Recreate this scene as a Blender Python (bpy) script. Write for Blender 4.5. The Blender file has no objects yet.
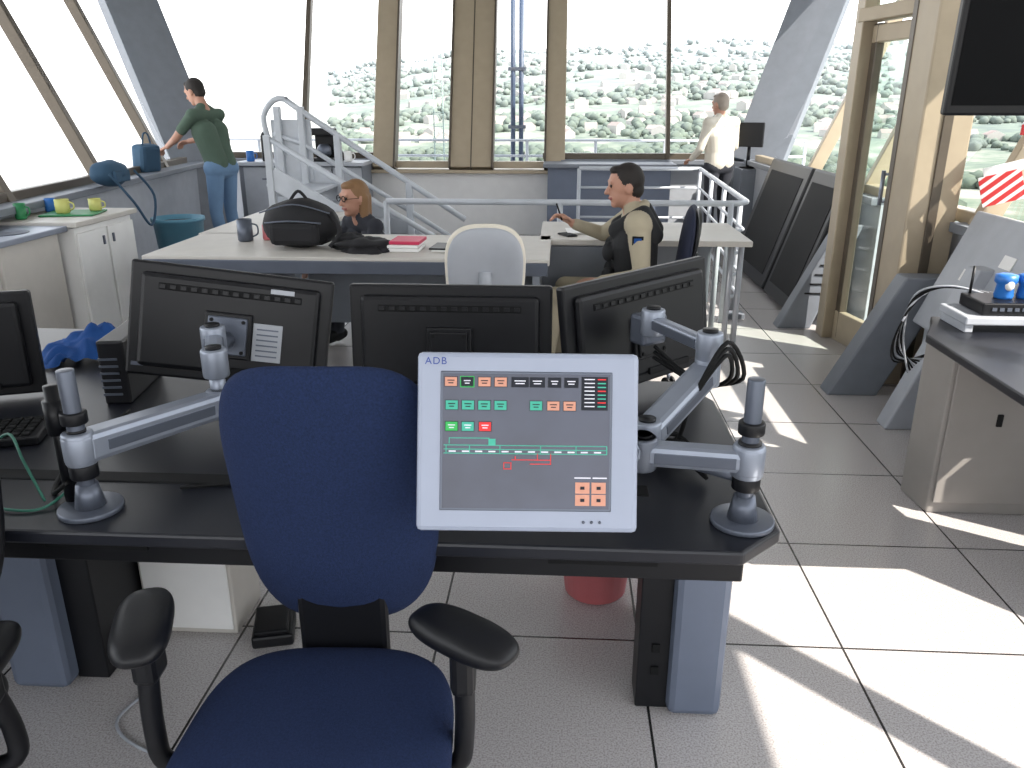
import bpy, bmesh, math, random
import numpy as np
from mathutils import Vector, Matrix, Euler, noise as mnoise
random.seed(7)
scn=bpy.context.scene
scn.view_settings.view_transform='Standard'
V=Vector
# ---------------------------------------------------------------- materials
def lin(c):
    return tuple(((x/255)/12.92 if x/255<=.04045 else ((x/255+.055)/1.055)**2.4) for x in c)+(1,)
def M(name,col,rough=.5,metal=0,var=.06,scale=9,bump=0,bscale=300,emit=0,spec=.5):
    m=bpy.data.materials.new(name);m.use_nodes=True
    nt=m.node_tree;b=nt.nodes['Principled BSDF']
    c=lin(col)
    tc=nt.nodes.new('ShaderNodeTexCoord');n=nt.nodes.new('ShaderNodeTexNoise')
    n.inputs['Scale'].default_value=scale;n.inputs['Detail'].default_value=4
    nt.links.new(tc.outputs['Object'],n.inputs['Vector'])
    r=nt.nodes.new('ShaderNodeValToRGB')
    r.color_ramp.elements[0].position=.3;r.color_ramp.elements[1].position=.7
    r.color_ramp.elements[0].color=tuple(x*(1-var) for x in c[:3])+(1,)
    r.color_ramp.elements[1].color=tuple(min(1,x*(1+var)) for x in c[:3])+(1,)
    nt.links.new(n.outputs['Fac'],r.inputs['Fac']);nt.links.new(r.outputs['Color'],b.inputs['Base Color'])
    b.inputs['Roughness'].default_value=rough;b.inputs['Metallic'].default_value=metal
    b.inputs['Specular IOR Level'].default_value=spec
    if bump:
        n2=nt.nodes.new('ShaderNodeTexNoise');n2.inputs['Scale'].default_value=bscale
        nt.links.new(tc.outputs['Object'],n2.inputs['Vector'])
        bp=nt.nodes.new('ShaderNodeBump');bp.inputs['Strength'].default_value=bump;bp.inputs['Distance'].default_value=.002
        nt.links.new(n2.outputs['Fac'],bp.inputs['Height']);nt.links.new(bp.outputs['Normal'],b.inputs['Normal'])
    if emit:
        nt.links.new(r.outputs['Color'],b.inputs['Emission Color']);b.inputs['Emission Strength'].default_value=emit
    return m
def glassmat(name,tint=(1,1,1,1),refl=.06):
    m=bpy.data.materials.new(name);m.use_nodes=True;nt=m.node_tree;nt.nodes.clear()
    o=nt.nodes.new('ShaderNodeOutputMaterial');t=nt.nodes.new('ShaderNodeBsdfTransparent');g=nt.nodes.new('ShaderNodeBsdfGlossy')
    t.inputs[0].default_value=tint;g.inputs['Roughness'].default_value=.02
    x=nt.nodes.new('ShaderNodeMixShader');x.inputs[0].default_value=refl
    nt.links.new(t.outputs[0],x.inputs[1]);nt.links.new(g.outputs[0],x.inputs[2]);nt.links.new(x.outputs[0],o.inputs[0])
    return m
def floormat():
    m=bpy.data.materials.new('floor_tiles');m.use_nodes=True;nt=m.node_tree;b=nt.nodes['Principled BSDF']
    N=nt.nodes.new;L=nt.links.new
    g=N('ShaderNodeNewGeometry');s=N('ShaderNodeSeparateXYZ');L(g.outputs['Position'],s.inputs[0])
    def line(sock,off):
        a=N('ShaderNodeMath');a.operation='ADD';a.inputs[1].default_value=-off+60;L(sock,a.inputs[0])
        p=N('ShaderNodeMath');p.operation='PINGPONG';p.inputs[1].default_value=.3;L(a.outputs[0],p.inputs[0])
        c=N('ShaderNodeMath');c.operation='LESS_THAN';c.inputs[1].default_value=.0036;L(p.outputs[0],c.inputs[0]);return c.outputs[0]
    mx=N('ShaderNodeMath');mx.operation='MAXIMUM';L(line(s.outputs[0],.26),mx.inputs[0]);L(line(s.outputs[1],2.03),mx.inputs[1])
    n=N('ShaderNodeTexNoise');n.inputs['Scale'].default_value=210;n.inputs['Detail'].default_value=4;L(g.outputs['Position'],n.inputs['Vector'])
    r=N('ShaderNodeValToRGB');r.color_ramp.elements[0].position=.34;r.color_ramp.elements[1].position=.58
    r.color_ramp.elements[0].color=lin((152,147,145));r.color_ramp.elements[1].color=lin((190,186,185));L(n.outputs['Fac'],r.inputs[0])
    m2=N('ShaderNodeMix');m2.data_type='RGBA';L(mx.outputs[0],m2.inputs[0]);L(r.outputs[0],m2.inputs[6]);m2.inputs[7].default_value=lin((46,44,44))
    L(m2.outputs[2],b.inputs['Base Color']);b.inputs['Roughness'].default_value=.27;b.inputs['Specular IOR Level'].default_value=.85
    return m
GREY=M('grey_paint',(110,115,123),.5);GREYL=M('light_grey_paint',(160,164,171),.45);RAIL=M('rail_grey',(178,183,190),.4)
WHITE=M('white_paint',(226,226,224),.5,var=.03);WALL=M('wall_paint',(212,212,212),.6,var=.03)
BRONZE=M('bronze_aluminium',(164,151,130),.4,.2,var=.04);BRONZED=M('dark_bronze',(86,78,68),.4,.3)
BLACK=M('black_plastic',(14,15,19),.42,var=.1,spec=.32);BLACKM=M('black_matte',(9,10,12),.7,spec=.25);DESK=M('dark_desktop',(24,26,33),.36,var=.08,spec=.4)
ALU=M('brushed_aluminium',(142,149,162),.4,.5,var=.05);STEEL=M('steel_grey',(92,98,110),.38,.5)
BLUEF=M('blue_fabric',(30,42,72),.95,var=.22,scale=260,bump=.6,bscale=500,spec=.2);BLUEP=M('blue_grey_panel',(96,105,122),.5,var=.05)
NAVY=M('navy_fabric',(24,30,50),.9,bump=.4);CREAM=M('cream_mesh',(212,206,192),.8,bump=.3)
BEIGE=M('beige_metal',(188,184,177),.5,var=.04);CABG=M('cabinet_grey',(134,130,126),.5,var=.04);SHELL=M('monitor_shell_white',(152,160,178),.4,var=.02)
RED=M('red_plastic',(190,50,54),.4);SALM=M('salmon_plastic',(202,112,116),.45);BLUE=M('blue_plastic',(40,105,180),.4);LBLUE=M('light_blue_plastic',(90,142,164),.4)
GREEN=M('green_plastic',(36,120,72),.5);PINK=M('pink_card',(190,44,82),.5);YEL=M('pale_yellow',(190,190,110),.5)
BLUEC=M('blue_cloth',(18,70,135),.9,bump=.5);BKF=M('black_nylon',(20,20,24),.8,bump=.5,bscale=200);TEALC=M('teal_nylon',(44,74,98),.8,bump=.4)
GLASS=glassmat('window_glass',(.97,.98,.98,1),.04);DOORG=glassmat('door_glass',(.84,.93,.88,1),.08)
CEIL=M('ceiling_paint',(175,176,178),.8)
SKIN=M('skin',(172,128,108),.55,var=.05);LIP=M('lips',(140,80,74),.5);EYE=M('eyes',(30,22,18),.2)
HDK=M('dark_hair',(26,20,17),.7,bump=.8,bscale=120);HBL=M('blond_hair',(122,90,58),.65,bump=.8,bscale=120);HGR=M('grey_hair',(140,130,120),.7)
GRNSH=M('green_shirt',(72,90,78),.9,bump=.4,bscale=90);JEANS=M('jeans',(98,126,156),.9,bump=.4,bscale=90)
KHAKI=M('khaki_cloth',(162,153,132),.9,bump=.4,bscale=90);VEST=M('black_vest',(22,23,26),.8,bump=.5,bscale=90);PALE=M('pale_shirt',(196,190,178),.9)
DARKP=M('dark_trousers',(40,42,50),.9)
# ---------------------------------------------------------------- builder
class B:
    def __init__(s,name): s.bm=bmesh.new();s.mats=[];s.name=name
    def idx(s,m):
        if m not in s.mats:s.mats.append(m)
        return s.mats.index(m)
    def put(s,t,mat,smooth=False,mtx=None):
        i=s.idx(mat)
        if mtx is not None: t.transform(mtx)
        for f in t.faces:f.material_index=i;f.smooth=smooth
        me=bpy.data.meshes.new('t');t.to_mesh(me);t.free();s.bm.from_mesh(me);bpy.data.meshes.remove(me)
    def box(s,c,sz,mat,rot=(0,0,0),bev=.004,mtx=None):
        t=bmesh.new();bmesh.ops.create_cube(t,size=1,matrix=Matrix.Diagonal((*sz,1)))
        if bev: bmesh.ops.bevel(t,geom=t.edges[:],offset=min(bev,min(sz)*.45),segments=2,affect='EDGES',profile=.5)
        m=Matrix.Translation(c)@Euler(rot).to_matrix().to_4x4()
        if mtx is not None:m=mtx@m
        s.put(t,mat,False,m)
    def cyl(s,p0,p1,r,mat,r1=None,seg=20,bev=0):
        p0=V(p0);p1=V(p1);d=p1-p0;t=bmesh.new()
        bmesh.ops.create_cone(t,cap_ends=True,segments=seg,radius1=r,radius2=r if r1 is None else r1,depth=d.length)
        if bev:
            ed=[e for e in t.edges if len(e.link_faces)==2 and any(len(f.verts)>4 for f in e.link_faces)]
            bmesh.ops.bevel(t,geom=ed,offset=bev,segments=2,affect='EDGES',profile=.5)
        s.put(t,mat,seg>8,Matrix.Translation((p0+p1)/2)@d.to_track_quat('Z','Y').to_matrix().to_4x4())
    def sph(s,c,r,mat,rot=(0,0,0),seg=20,jit=0):
        t=bmesh.new();bmesh.ops.create_uvsphere(t,u_segments=seg,v_segments=seg//2+2,radius=1)
        if jit:
            for v in t.verts:v.co*=1+jit*mnoise.noise(v.co*1.7+V(c)*3)
        if not hasattr(r,'__len__'):r=(r,r,r)
        s.put(t,mat,True,Matrix.Translation(c)@Euler(rot).to_matrix().to_4x4()@Matrix.Diagonal((*r,1)))
    def prism(s,poly,z0,z1,mat,bev=.004,mtx=None):
        t=bmesh.new();vs=[t.verts.new((x,y,z0)) for x,y in poly];f=t.faces.new(vs)
        r=bmesh.ops.extrude_face_region(t,geom=[f]);bmesh.ops.translate(t,vec=(0,0,z1-z0),verts=[g for g in r['geom'] if isinstance(g,bmesh.types.BMVert)])
        bmesh.ops.recalc_face_normals(t,faces=t.faces[:])
        if bev:bmesh.ops.bevel(t,geom=t.edges[:],offset=bev,segments=2,affect='EDGES',profile=.5)
        s.put(t,mat,False,mtx)
    def tube(s,pts,r,mat,seg=10,sub=6,closed=False):
        P=[V(p) for p in pts]
        if sub>1 and len(P)>2:
            Q=[]
            for i in range(len(P)-1):
                a=P[max(i-1,0)];b=P[i];c=P[i+1];d=P[min(i+2,len(P)-1)]
                for k in range(sub):
                    u=k/sub;Q.append(.5*((2*b)+(c-a)*u+(2*a-5*b+4*c-d)*u*u+(3*b-a-3*c+d)*u**3))
            Q.append(P[-1]);P=Q
        t=bmesh.new();rings=[];up=None
        for i,p in enumerate(P):
            d=(P[min(i+1,len(P)-1)]-P[max(i-1,0)]).normalized()
            if up is None: up=d.orthogonal().normalized()
            up=(up-d*up.dot(d)).normalized();w=d.cross(up)
            rings.append([t.verts.new(p+r*(math.cos(2*math.pi*k/seg)*up+math.sin(2*math.pi*k/seg)*w)) for k in range(seg)])
        for a,b in zip(rings,rings[1:]):
            for k in range(seg):t.faces.new((a[k],a[(k+1)%seg],b[(k+1)%seg],b[k]))
        t.faces.new(rings[0][::-1]);t.faces.new(rings[-1]);s.put(t,mat,True)
    def beam(s,p0,p1,w,d,mat,side=(1,0,0),bev=.006):
        p0=V(p0);p1=V(p1);z=(p1-p0);L=z.length;z.normalize();x=V(side);x=(x-z*x.dot(z)).normalized();y=z.cross(x)
        m=Matrix((x,y,z)).transposed().to_4x4();m.translation=(p0+p1)/2
        t=bmesh.new();bmesh.ops.create_cube(t,size=1,matrix=Matrix.Diagonal((w,d,L,1)))
        if bev:bmesh.ops.bevel(t,geom=t.edges[:],offset=bev,segments=2,affect='EDGES',profile=.5)
        s.put(t,mat,False,m)
    def pad(s,mtx,w,h,th,mat,ex=3.2,taper=0,curve=0,seg=56,rings=9):
        t=bmesh.new()
        def pt(sv,a,side):
            c,n=math.cos(a),math.sin(a);x=abs(c)**(2/ex)*(1 if c>=0 else -1);y=abs(n)**(2/ex)*(1 if n>=0 else -1)
            x*=sv;y*=sv;zz=th/2*(max(0,1-sv**4))**.5*side
            X=x*w/2*(1+taper*y);return V((X,y*h/2,zz+curve*(x*x)))
        S=[math.sin(math.pi/2*k/rings) for k in range(1,rings+1)]
        for side in (1,-1):
            c=t.verts.new(pt(0,0,side));prev=None
            for sv in S:
                if sv>.9999 and side==-1: ring=edge
                else: ring=[t.verts.new(pt(sv,2*math.pi*k/seg,side)) for k in range(seg)]
                if sv>.9999 and side==1: edge=ring
                for k in range(seg):
                    k2=(k+1)%seg
                    vs=(c,ring[k],ring[k2]) if prev is None else (prev[k],ring[k],ring[k2],prev[k2])
                    t.faces.new(vs if side==1 else vs[::-1])
                prev=ring
        s.put(t,mat,True,mtx)
    def lathe(s,prof,c,mat,seg=24,cap=True):
        t=bmesh.new();R=[[t.verts.new((c[0]+r*math.cos(2*math.pi*k/seg),c[1]+r*math.sin(2*math.pi*k/seg),c[2]+z)) for k in range(seg)] for r,z in prof]
        for a,b in zip(R,R[1:]):
            for k in range(seg):t.faces.new((a[k],a[(k+1)%seg],b[(k+1)%seg],b[k]))
        t.faces.new(R[0][::-1])
        if cap:t.faces.new(R[-1])
        s.put(t,mat,True)
    def quad(s,pts,mat):
        t=bmesh.new();t.faces.new([t.verts.new(p) for p in pts]);s.put(t,mat)
    def done(s,mtx=None):
        if mtx is not None:s.bm.transform(mtx)
        me=bpy.data.meshes.new(s.name);s.bm.to_mesh(me);s.bm.free()
        for m in s.mats:me.materials.append(m)
        co=np.array([v.co[:] for v in me.vertices]);lo=co.min(0);hi=co.max(0);c=V(((lo[0]+hi[0])/2,(lo[1]+hi[1])/2,lo[2]))
        me.transform(Matrix.Translation(-c));o=bpy.data.objects.new(s.name,me);o.location=c;scn.collection.objects.link(o);return o
def T(x,y,z,rz=0,rx=0,ry=0): return Matrix.Translation((x,y,z))@Matrix.Rotation(rz,4,'Z')@Matrix.Rotation(rx,4,'X')@Matrix.Rotation(ry,4,'Y')
# ---------------------------------------------------------------- room shell
def lx(y): return -3.4-.129*(y-3)
RX=2.15;SILL=.88;TOP=3.4;K=.42;OFF=K*(TOP-SILL)
FM=floormat()
b=B('floor');b.prism([(-2.9,-3.2),(2.6,-3.2),(2.35,2.6),(2.25,9.6),(2.1,10.1),(-4.2,10.1),(-4.5,9.4)],-.12,0,FM,bev=0);b.done()
b=B('ceiling');b.prism([(-3.9,-4.2),(3.6,-4.2),(3.5,10.4),(3.1,11.3),(-5.2,11.3),(-5.6,10.3)],TOP+.02,TOP+.2,CEIL,bev=0);b.done()
b=B('wall_left');b.beam((lx(-3),-3,SILL/2-.01),(lx(9.3),9.3,SILL/2-.01),.12,SILL,GREYL,side=(1,.13,0))
b.beam((lx(-3)+.04,-3,SILL),(lx(9.3)+.04,9.3,SILL),.3,.05,GREY,side=(1,.13,0));b.done()
b=B('wall_back')
b.box((-3.2,10.05,.42),(2.0,.14,.84),GREYL);b.box((-1.1,10.0,.37),(2.45,.2,.74),WALL);b.box((1.15,10.05,.42),(2.3,.14,.84),GREYL)
b.box((1.15,10.0,.87),(2.3,.3,.05),GREY);b.box((-3.2,10.0,.87),(2.0,.3,.05),GREY);b.box((-1.1,9.96,.755),(2.45,.3,.04),BRONZE);b.done()
b=B('wall_right')
b.box((RX+.07,7.65,SILL/2),(.14,4.1,SILL),GREYL,bev=.002);b.box((RX+.07,3.65,SILL/2),(.14,2.3,SILL),GREYL,bev=.002);b.box((RX+.05,7.6,SILL+.02),(.24,4.0,.05),GREY);b.box((RX+.05,3.5,SILL+.02),(.24,1.9,.05),GREY)
b.box((2.35,-.3,.3),(.14,5.6,.6),GREYL);b.done()  # unseen near section, its sill lowered to let sun onto the floor
b=B('wall_front');b.box((-.2,-3.1,.42),(5.2,.14,.84),GREYL);b.done()
def lean(b,x,y,nx,ny,w,d,mat,z0=SILL,z1=TOP,side=None):
    o0=K*(z0-SILL);o1=K*(z1-SILL)
    b.beam((x+nx*o0,y+ny*o0,z0),(x+nx*o1,y+ny*o1,z1),w,d,mat,side=side or (ny,-nx,0))
# left windows
b=B('window_1');nl=(-.99,-.13)
for y in (-2.9,-1.3,.4,2.1,3.7,5.25,6.75,8.3): lean(b,lx(y),y,*nl,.07,.1,BRONZED,side=(0,1,0))
b.beam((lx(-3)-.02,-3,SILL+.05),(lx(9)-.02,9,SILL+.05),.08,.07,BRONZED,side=(1,.13,0))
b.beam((lx(-3)-OFF,-3,TOP-.03),(lx(9.6)-OFF,9.6,TOP-.03),.1,.1,BRONZED,side=(1,.13,0))
b.quad([(lx(-3),-3,SILL),(lx(9.3),9.3,SILL),(lx(9.6)-OFF,9.6,TOP),(lx(-3)-OFF,-3,TOP)],GLASS);b.done()
# back windows
b=B('window_2')
for x,w,d in ((-3.15,.06,.1),(1.27,.05,.1)): lean(b,x,10.0,0,1,w,d,BRONZED)
for x,w in ((-2.135,.25),(-1.2,.25),(-.95,.24),(-.07,.23)): lean(b,x,9.97,0,1,w,.22,BRONZE,z0=.77)
lean(b,-1.075,9.9,0,1,.015,.1,BRONZED,z0=.77)
for x in (-2.0,-.82,-1.33,-.19): lean(b,x,9.93,0,1,.025,.2,BRONZED,z0=.77)
b.box((.93,10.02,SILL+.05),(2.3,.08,.07),BRONZED);b.box((-3.2,10.02,SILL+.05),(2.0,.08,.07),BRONZED)
b.box((-1.1,9.97,.83),(2.2,.1,.08),BRONZE);b.box((-1,10+OFF,TOP-.04),(7.4,.12,.1),BRONZED)
b.quad([(-4.2,10.04,.8),(2.1,10.04,.8),(3.1,10.04+OFF,TOP),(-5.2,10.04+OFF,TOP)],GLASS);b.done()
# right windows
b=B('window_3')
for y in (7.4,6.0,4.35,2.75): lean(b,RX+.03,y,1,0,.07,.11,BRONZE,side=(0,1,0))
b.beam((RX+.05,2.6,SILL+.07),(RX+.05,4.7,SILL+.07),.08,.07,BRONZE);b.beam((RX+.05,5.65,SILL+.07),(RX+.05,9.4,SILL+.07),.08,.07,BRONZE);b.beam((RX+.05+OFF,-3,TOP-.03),(RX+.05+OFF,10,TOP-.03),.1,.1,BRONZE)
for y in (1.75,.6,-.6,-2.6): lean(b,2.35,y,.85,0,.09,.1,BRONZE,z0=.6,side=(0,1,0))
b.beam((RX+.32,2.75,1.62),(RX+.32,4.35,1.62),.06,.05,BRONZE)
b.quad([(RX+.05,2.6,SILL),(RX+.05,9.6,SILL),(RX+.05+OFF,10,TOP),(RX+.05+OFF,2.6,TOP)],GLASS);b.done()
b=B('corner_column');b.beam((-4.14,9.2,0),(-4.18,9.25,.88),.62,.16,GREY,side=(.6,.8,0));b.beam((-4.18,9.25,.86),(-5.21,9.78,3.45),.62,.16,GREY,side=(.6,.8,0));b.done()
b=B('corner_column');b.beam((2.2,9.65,0),(2.25,9.7,.88),.6,.16,GREY,side=(1,-.5,0));b.beam((2.25,9.7,.86),(3.17,10.29,3.45),.6,.16,GREY,side=(1,-.5,0))
b.box((2.12,9.45,.42),(.25,.4,.84),GREY);b.done()
# door
b=B('door_1')
b.beam((1.86,5.5,0),(1.86,5.5,TOP),.09,.14,BRONZE);b.beam((2.0,4.86,0),(2.0,4.86,TOP),.09,.12,BRONZE)
b.beam((1.86,5.5,2.03),(2.0,4.86,2.03),.12,.08,BRONZE,side=(1,0,0));b.beam((1.86,5.5,TOP-.02),(2.0,4.86,TOP-.02),.12,.08,BRONZE)
b.beam((1.91,5.4,.02),(1.91,5.4,1.98),.05,.09,BRONZED);b.beam((1.985,4.96,.02),(1.985,4.96,1.98),.05,.09,BRONZED)
b.beam((1.9,5.42,.1),(1.99,4.94,.1),.05,.2,BRONZE,side=(1,0,0));b.beam((1.9,5.42,1.92),(1.99,4.94,1.92),.05,.1,BRONZE)
b.quad([(1.91,5.4,.1),(1.985,4.96,.1),(1.985,4.96,1.9),(1.91,5.4,1.9)],DOORG)
b.quad([(1.88,5.45,2.08),(2.0,4.9,2.08),(2.0,4.9,TOP-.05),(1.88,5.45,TOP-.05)],DOORG)
b.cyl((1.90,4.98,.95),(1.90,4.98,1.15),.012,ALU);b.cyl((1.90,4.98,1.13),(1.98,4.98,1.13),.008,ALU);b.cyl((1.90,4.98,.97),(1.98,4.98,.97),.008,ALU);b.done()
b=B('door_column');b.box((1.98,4.6,TOP/2),(.26,.3,TOP),BRONZE,bev=.01);b.box((1.98,4.445,TOP/2),(.05,.012,TOP-.04),BRONZED);b.box((1.86,4.74,TOP/2),(.03,.06,TOP-.04),BRONZED);b.done()
def fin(x0,x1,xt0,xt1,y,zt,d=.2,mat=GREY,slots=True):
    b=B('console_end_panel');b.prism([(x0,0),(x1,0),(xt1,zt),(xt0,zt)],-d/2,d/2,mat,bev=.01,mtx=T(0,y,0,0,math.pi/2))
    if slots:
        for k in range(5):
            f=.35+.09*k;xx=(x0+(xt0-x0)*f+x1+(xt1-x1)*f)/2;b.box((xx,y-d/2-.002,zt*f),((x1-x0)*.55,.01,.012),BLACKM)
    b.done()
fin(1.49,1.76,1.82,2.07,4.32,.66,.14,GREY,False)
fin(1.62,1.84,1.93,2.11,3.82,.80,.12,GREYL,True)
fin(1.57,1.80,1.92,2.08,5.72,.74,.14,GREY,True)
# black leaning console covers
for y0,y1 in ((5.95,6.75),(6.8,8.1)):
    b=B('console_cover');sl=math.atan2(.95,.3)
    L=1.05;m=T(1.91,(y0+y1)/2,.525)@Matrix.Rotation(-sl,4,'Y')
    b.box((0,0,0),(L,y1-y0,.07),BLACK,bev=.02,mtx=m);b.box((0,0,.036),(L*.8,(y1-y0)*.8,.006),BLACKM,mtx=m);b.box((0,0,-.05),(L*.94,(y1-y0)*.9,.05),GREY,mtx=m);b.done()
# grey wall console at right
b=B('wall_console');m=T(2.0,3.55,.72)@Matrix.Rotation(-math.atan2(.5,.2),4,'Y')
b.box((0,0,0),(.62,1.3,.06),GREYL,bev=.01,mtx=m)
for yy,zz in ((-.1,.05),(.15,.12),(.4,0)): b.box((zz,yy,.033),(.06,.1,.004),WHITE,bev=0,mtx=m)
b.box((2.02,3.55,.25),(.18,1.3,.5),GREYL);b.done()
# chevron poster + red sign fixed to the window mullion
CW=bpy.data.materials.new('chevron_stripes');CW.use_nodes=True;nt=CW.node_tree;bs=nt.nodes['Principled BSDF']
tc=nt.nodes.new('ShaderNodeTexCoord');mp=nt.nodes.new('ShaderNodeMapping');mp.inputs['Rotation'].default_value=(0,.8,0);w=nt.nodes.new('ShaderNodeTexWave');w.bands_direction='Z';w.inputs['Scale'].default_value=8
r=nt.nodes.new('ShaderNodeValToRGB');r.color_ramp.interpolation='CONSTANT';r.color_ramp.elements[0].color=lin((190,40,40));r.color_ramp.elements[1].position=.6;r.color_ramp.elements[1].color=lin((215,215,215))
nt.links.new(tc.outputs['Object'],mp.inputs[0]);nt.links.new(mp.outputs[0],w.inputs[0]);nt.links.new(w.outputs['Fac'],r.inputs[0]);nt.links.new(r.outputs[0],bs.inputs['Base Color'])
b=B('warning_poster');b.box((2.22,4.27,1.12),(.19,.012,.15),CW,rot=(0,-.3,-.35),bev=.001);b.box((2.22,4.275,1.215),(.19,.010,.05),WHITE,rot=(0,-.3,-.35),bev=.001)
b.box((2.36,4.265,1.40),(.19,.012,.05),RED,rot=(0,0,-.3),bev=.001);b.box((2.36,4.257,1.40),(.13,.008,.016),WHITE,rot=(0,0,-.3),bev=.001);b.done()
# ---------------------------------------------------------------- people
def person(name,mtx,prims,extra=None,vox=.0065):
    bm=bmesh.new()
    for p in prims:
        t=bmesh.new();bmesh.ops.create_uvsphere(t,u_segments=20,v_segments=15,radius=1)
        if p[0]=='c':
            _,p0,r0,p1,r1,lab=p;p0=V(p0);p1=V(p1);d=p1-p0
            q=d.to_track_quat('Z','Y') if d.length>1e-5 else Matrix.Identity(3).to_quaternion()
            for v in t.verts:
                n=v.co.copy();w=q@n;v.co=(p1+w*r1) if n.z>0 else (p0+w*r0)
        else:
            _,c,r,rot,lab=p;t.transform(Matrix.Translation(c)@Euler(rot).to_matrix().to_4x4()@Matrix.Diagonal((*r,1)))
        me=bpy.data.meshes.new('t');t.to_mesh(me);t.free();bm.from_mesh(me);bpy.data.meshes.remove(me)
    me=bpy.data.meshes.new('tmp');bm.to_mesh(me);bm.free();ob=bpy.data.objects.new('tmp',me);scn.collection.objects.link(ob)
    md=ob.modifiers.new('r','REMESH');md.mode='VOXEL';md.voxel_size=vox
    sm=ob.modifiers.new('s','SMOOTH');sm.factor=.5;sm.iterations=3
    dg=bpy.context.evaluated_depsgraph_get();out=bpy.data.meshes.new_from_object(ob.evaluated_get(dg));bpy.data.objects.remove(ob)
    n=len(out.polygons);C=np.zeros(n*3);out.polygons.foreach_get('center',C);C=C.reshape(-1,3)
    best=np.full(n,1e9);lab=np.zeros(n,int);mats=[]
    for p in prims:
        m=p[-1]
        if m not in mats:mats.append(m)
        if p[0]=='c':
            a=np.array(p[1]);d=np.array(p[3])-a;L=max(d@d,1e-9);t=np.clip((C-a)@d/L,0,1)
            dist=np.linalg.norm(C-a-t[:,None]*d,axis=1)-(p[2]+(p[4]-p[2])*t)
        else:
            R=np.array(Euler(p[3]).to_matrix());q=(C-np.array(p[1]))@R;k=np.linalg.norm(q/np.array(p[2]),axis=1);dist=(k-1)*min(p[2])
        s=dist<best;best[s]=dist[s];lab[s]=mats.index(m)
    out.materials.clear()
    for m in mats:out.materials.append(m)
    out.polygons.foreach_set('material_index',lab.astype(np.int32));out.polygons.foreach_set('use_smooth',np.ones(n,bool))
    b=B(name);b.bm.from_mesh(out);b.mats=mats[:]
    if extra:extra(b)
    return b.done(mtx)
def head(c,yaw,pitch,hair,style='short',s=1.0):
    R=Matrix.Rotation(yaw,4,'Z')@Matrix.Rotation(pitch,4,'X');c=V(c);e=tuple(R.to_euler())
    def w(x,y,z): return tuple(c+(R@V((x*s,y*s,z*s))))
    P=[('e',w(0,0,.02),(.076*s,.094*s,.098*s),e,SKIN),('e',w(0,.02,-.035),(.06*s,.072*s,.078*s),e,SKIN),('e',w(0,.062,-.088),(.026*s,.024*s,.022*s),e,SKIN),
       ('c',w(0,.09,.01),.009*s,w(0,.108,-.022),.014*s,SKIN),('c',w(-.04,.082,.036),.010*s,w(.04,.082,.036),.010*s,SKIN),
       ('c',w(-.02,.088,-.055),.008*s,w(.02,.088,-.055),.008*s,LIP),
       ('e',w(.077,-.005,-.005),(.012*s,.02*s,.032*s),e,SKIN),('e',w(-.077,-.005,-.005),(.012*s,.02*s,.032*s),e,SKIN),
       ('e',w(.03,.084,.014),(.013*s,.009*s,.008*s),e,EYE),('e',w(-.03,.084,.014),(.013*s,.009*s,.008*s),e,EYE)]
    P.append(('e',w(0,-.016,.038),(.083*s,.094*s,.094*s),e,hair))
    P.append(('e',w(0,-.045,-.015),(.068*s,.06*s,.06*s),e,hair))
    if style=='short':P.append(('e',w(0,.045,.095),(.05*s,.04*s,.025*s),e,hair))
    if style=='long':
        P+=[('c',w(-.07,-.03,0),.035,w(-.075,-.02,-.12),.03,hair),('c',w(.07,-.03,0),.035,w(.075,-.02,-.12),.03,hair),('c',w(0,-.07,0),.055,w(0,-.07,-.13),.045,hair),('e',w(0,.03,.09),(.06,.055,.03),e,hair)]
    return P
def hand(wr,d,nrm,side,curl=.5):
    wr=V(wr);d=V(d).normalized();nrm=V(nrm);nrm=(nrm-d*nrm.dot(d)).normalized();sx=d.cross(nrm)*side;P=[]
    t=lambda v:tuple(v)
    for k in (-1,0,1): P.append(('c',t(wr+d*.012+sx*.014*k),.015,t(wr+d*.08+sx*.025*k),.0135,SKIN))
    for k,L in ((1.5,.070),(.5,.080),(-.5,.074),(-1.5,.058)):
        a=wr+d*.085+sx*.019*k;c1=curl*.6;d1=(d*math.cos(c1)-nrm*math.sin(c1));b_=a+d1*L*.5;c2=curl*1.7;d2=(d*math.cos(c2)-nrm*math.sin(c2));e_=b_+d2*L*.5
        P+= [('c',t(a),.0095,t(b_),.0088,SKIN),('c',t(b_),.0088,t(e_),.0078,SKIN)]
    a=wr+d*.03+sx*.026;b_=a+(d*.6+sx*.75-nrm*.2).normalized()*.036;e_=b_+(d*.9+sx*.2-nrm*.4).normalized()*.03
    P+=[('c',t(a),.013,t(b_),.0105,SKIN),('c',t(b_),.0105,t(e_),.009,SKIN)];return P
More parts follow.
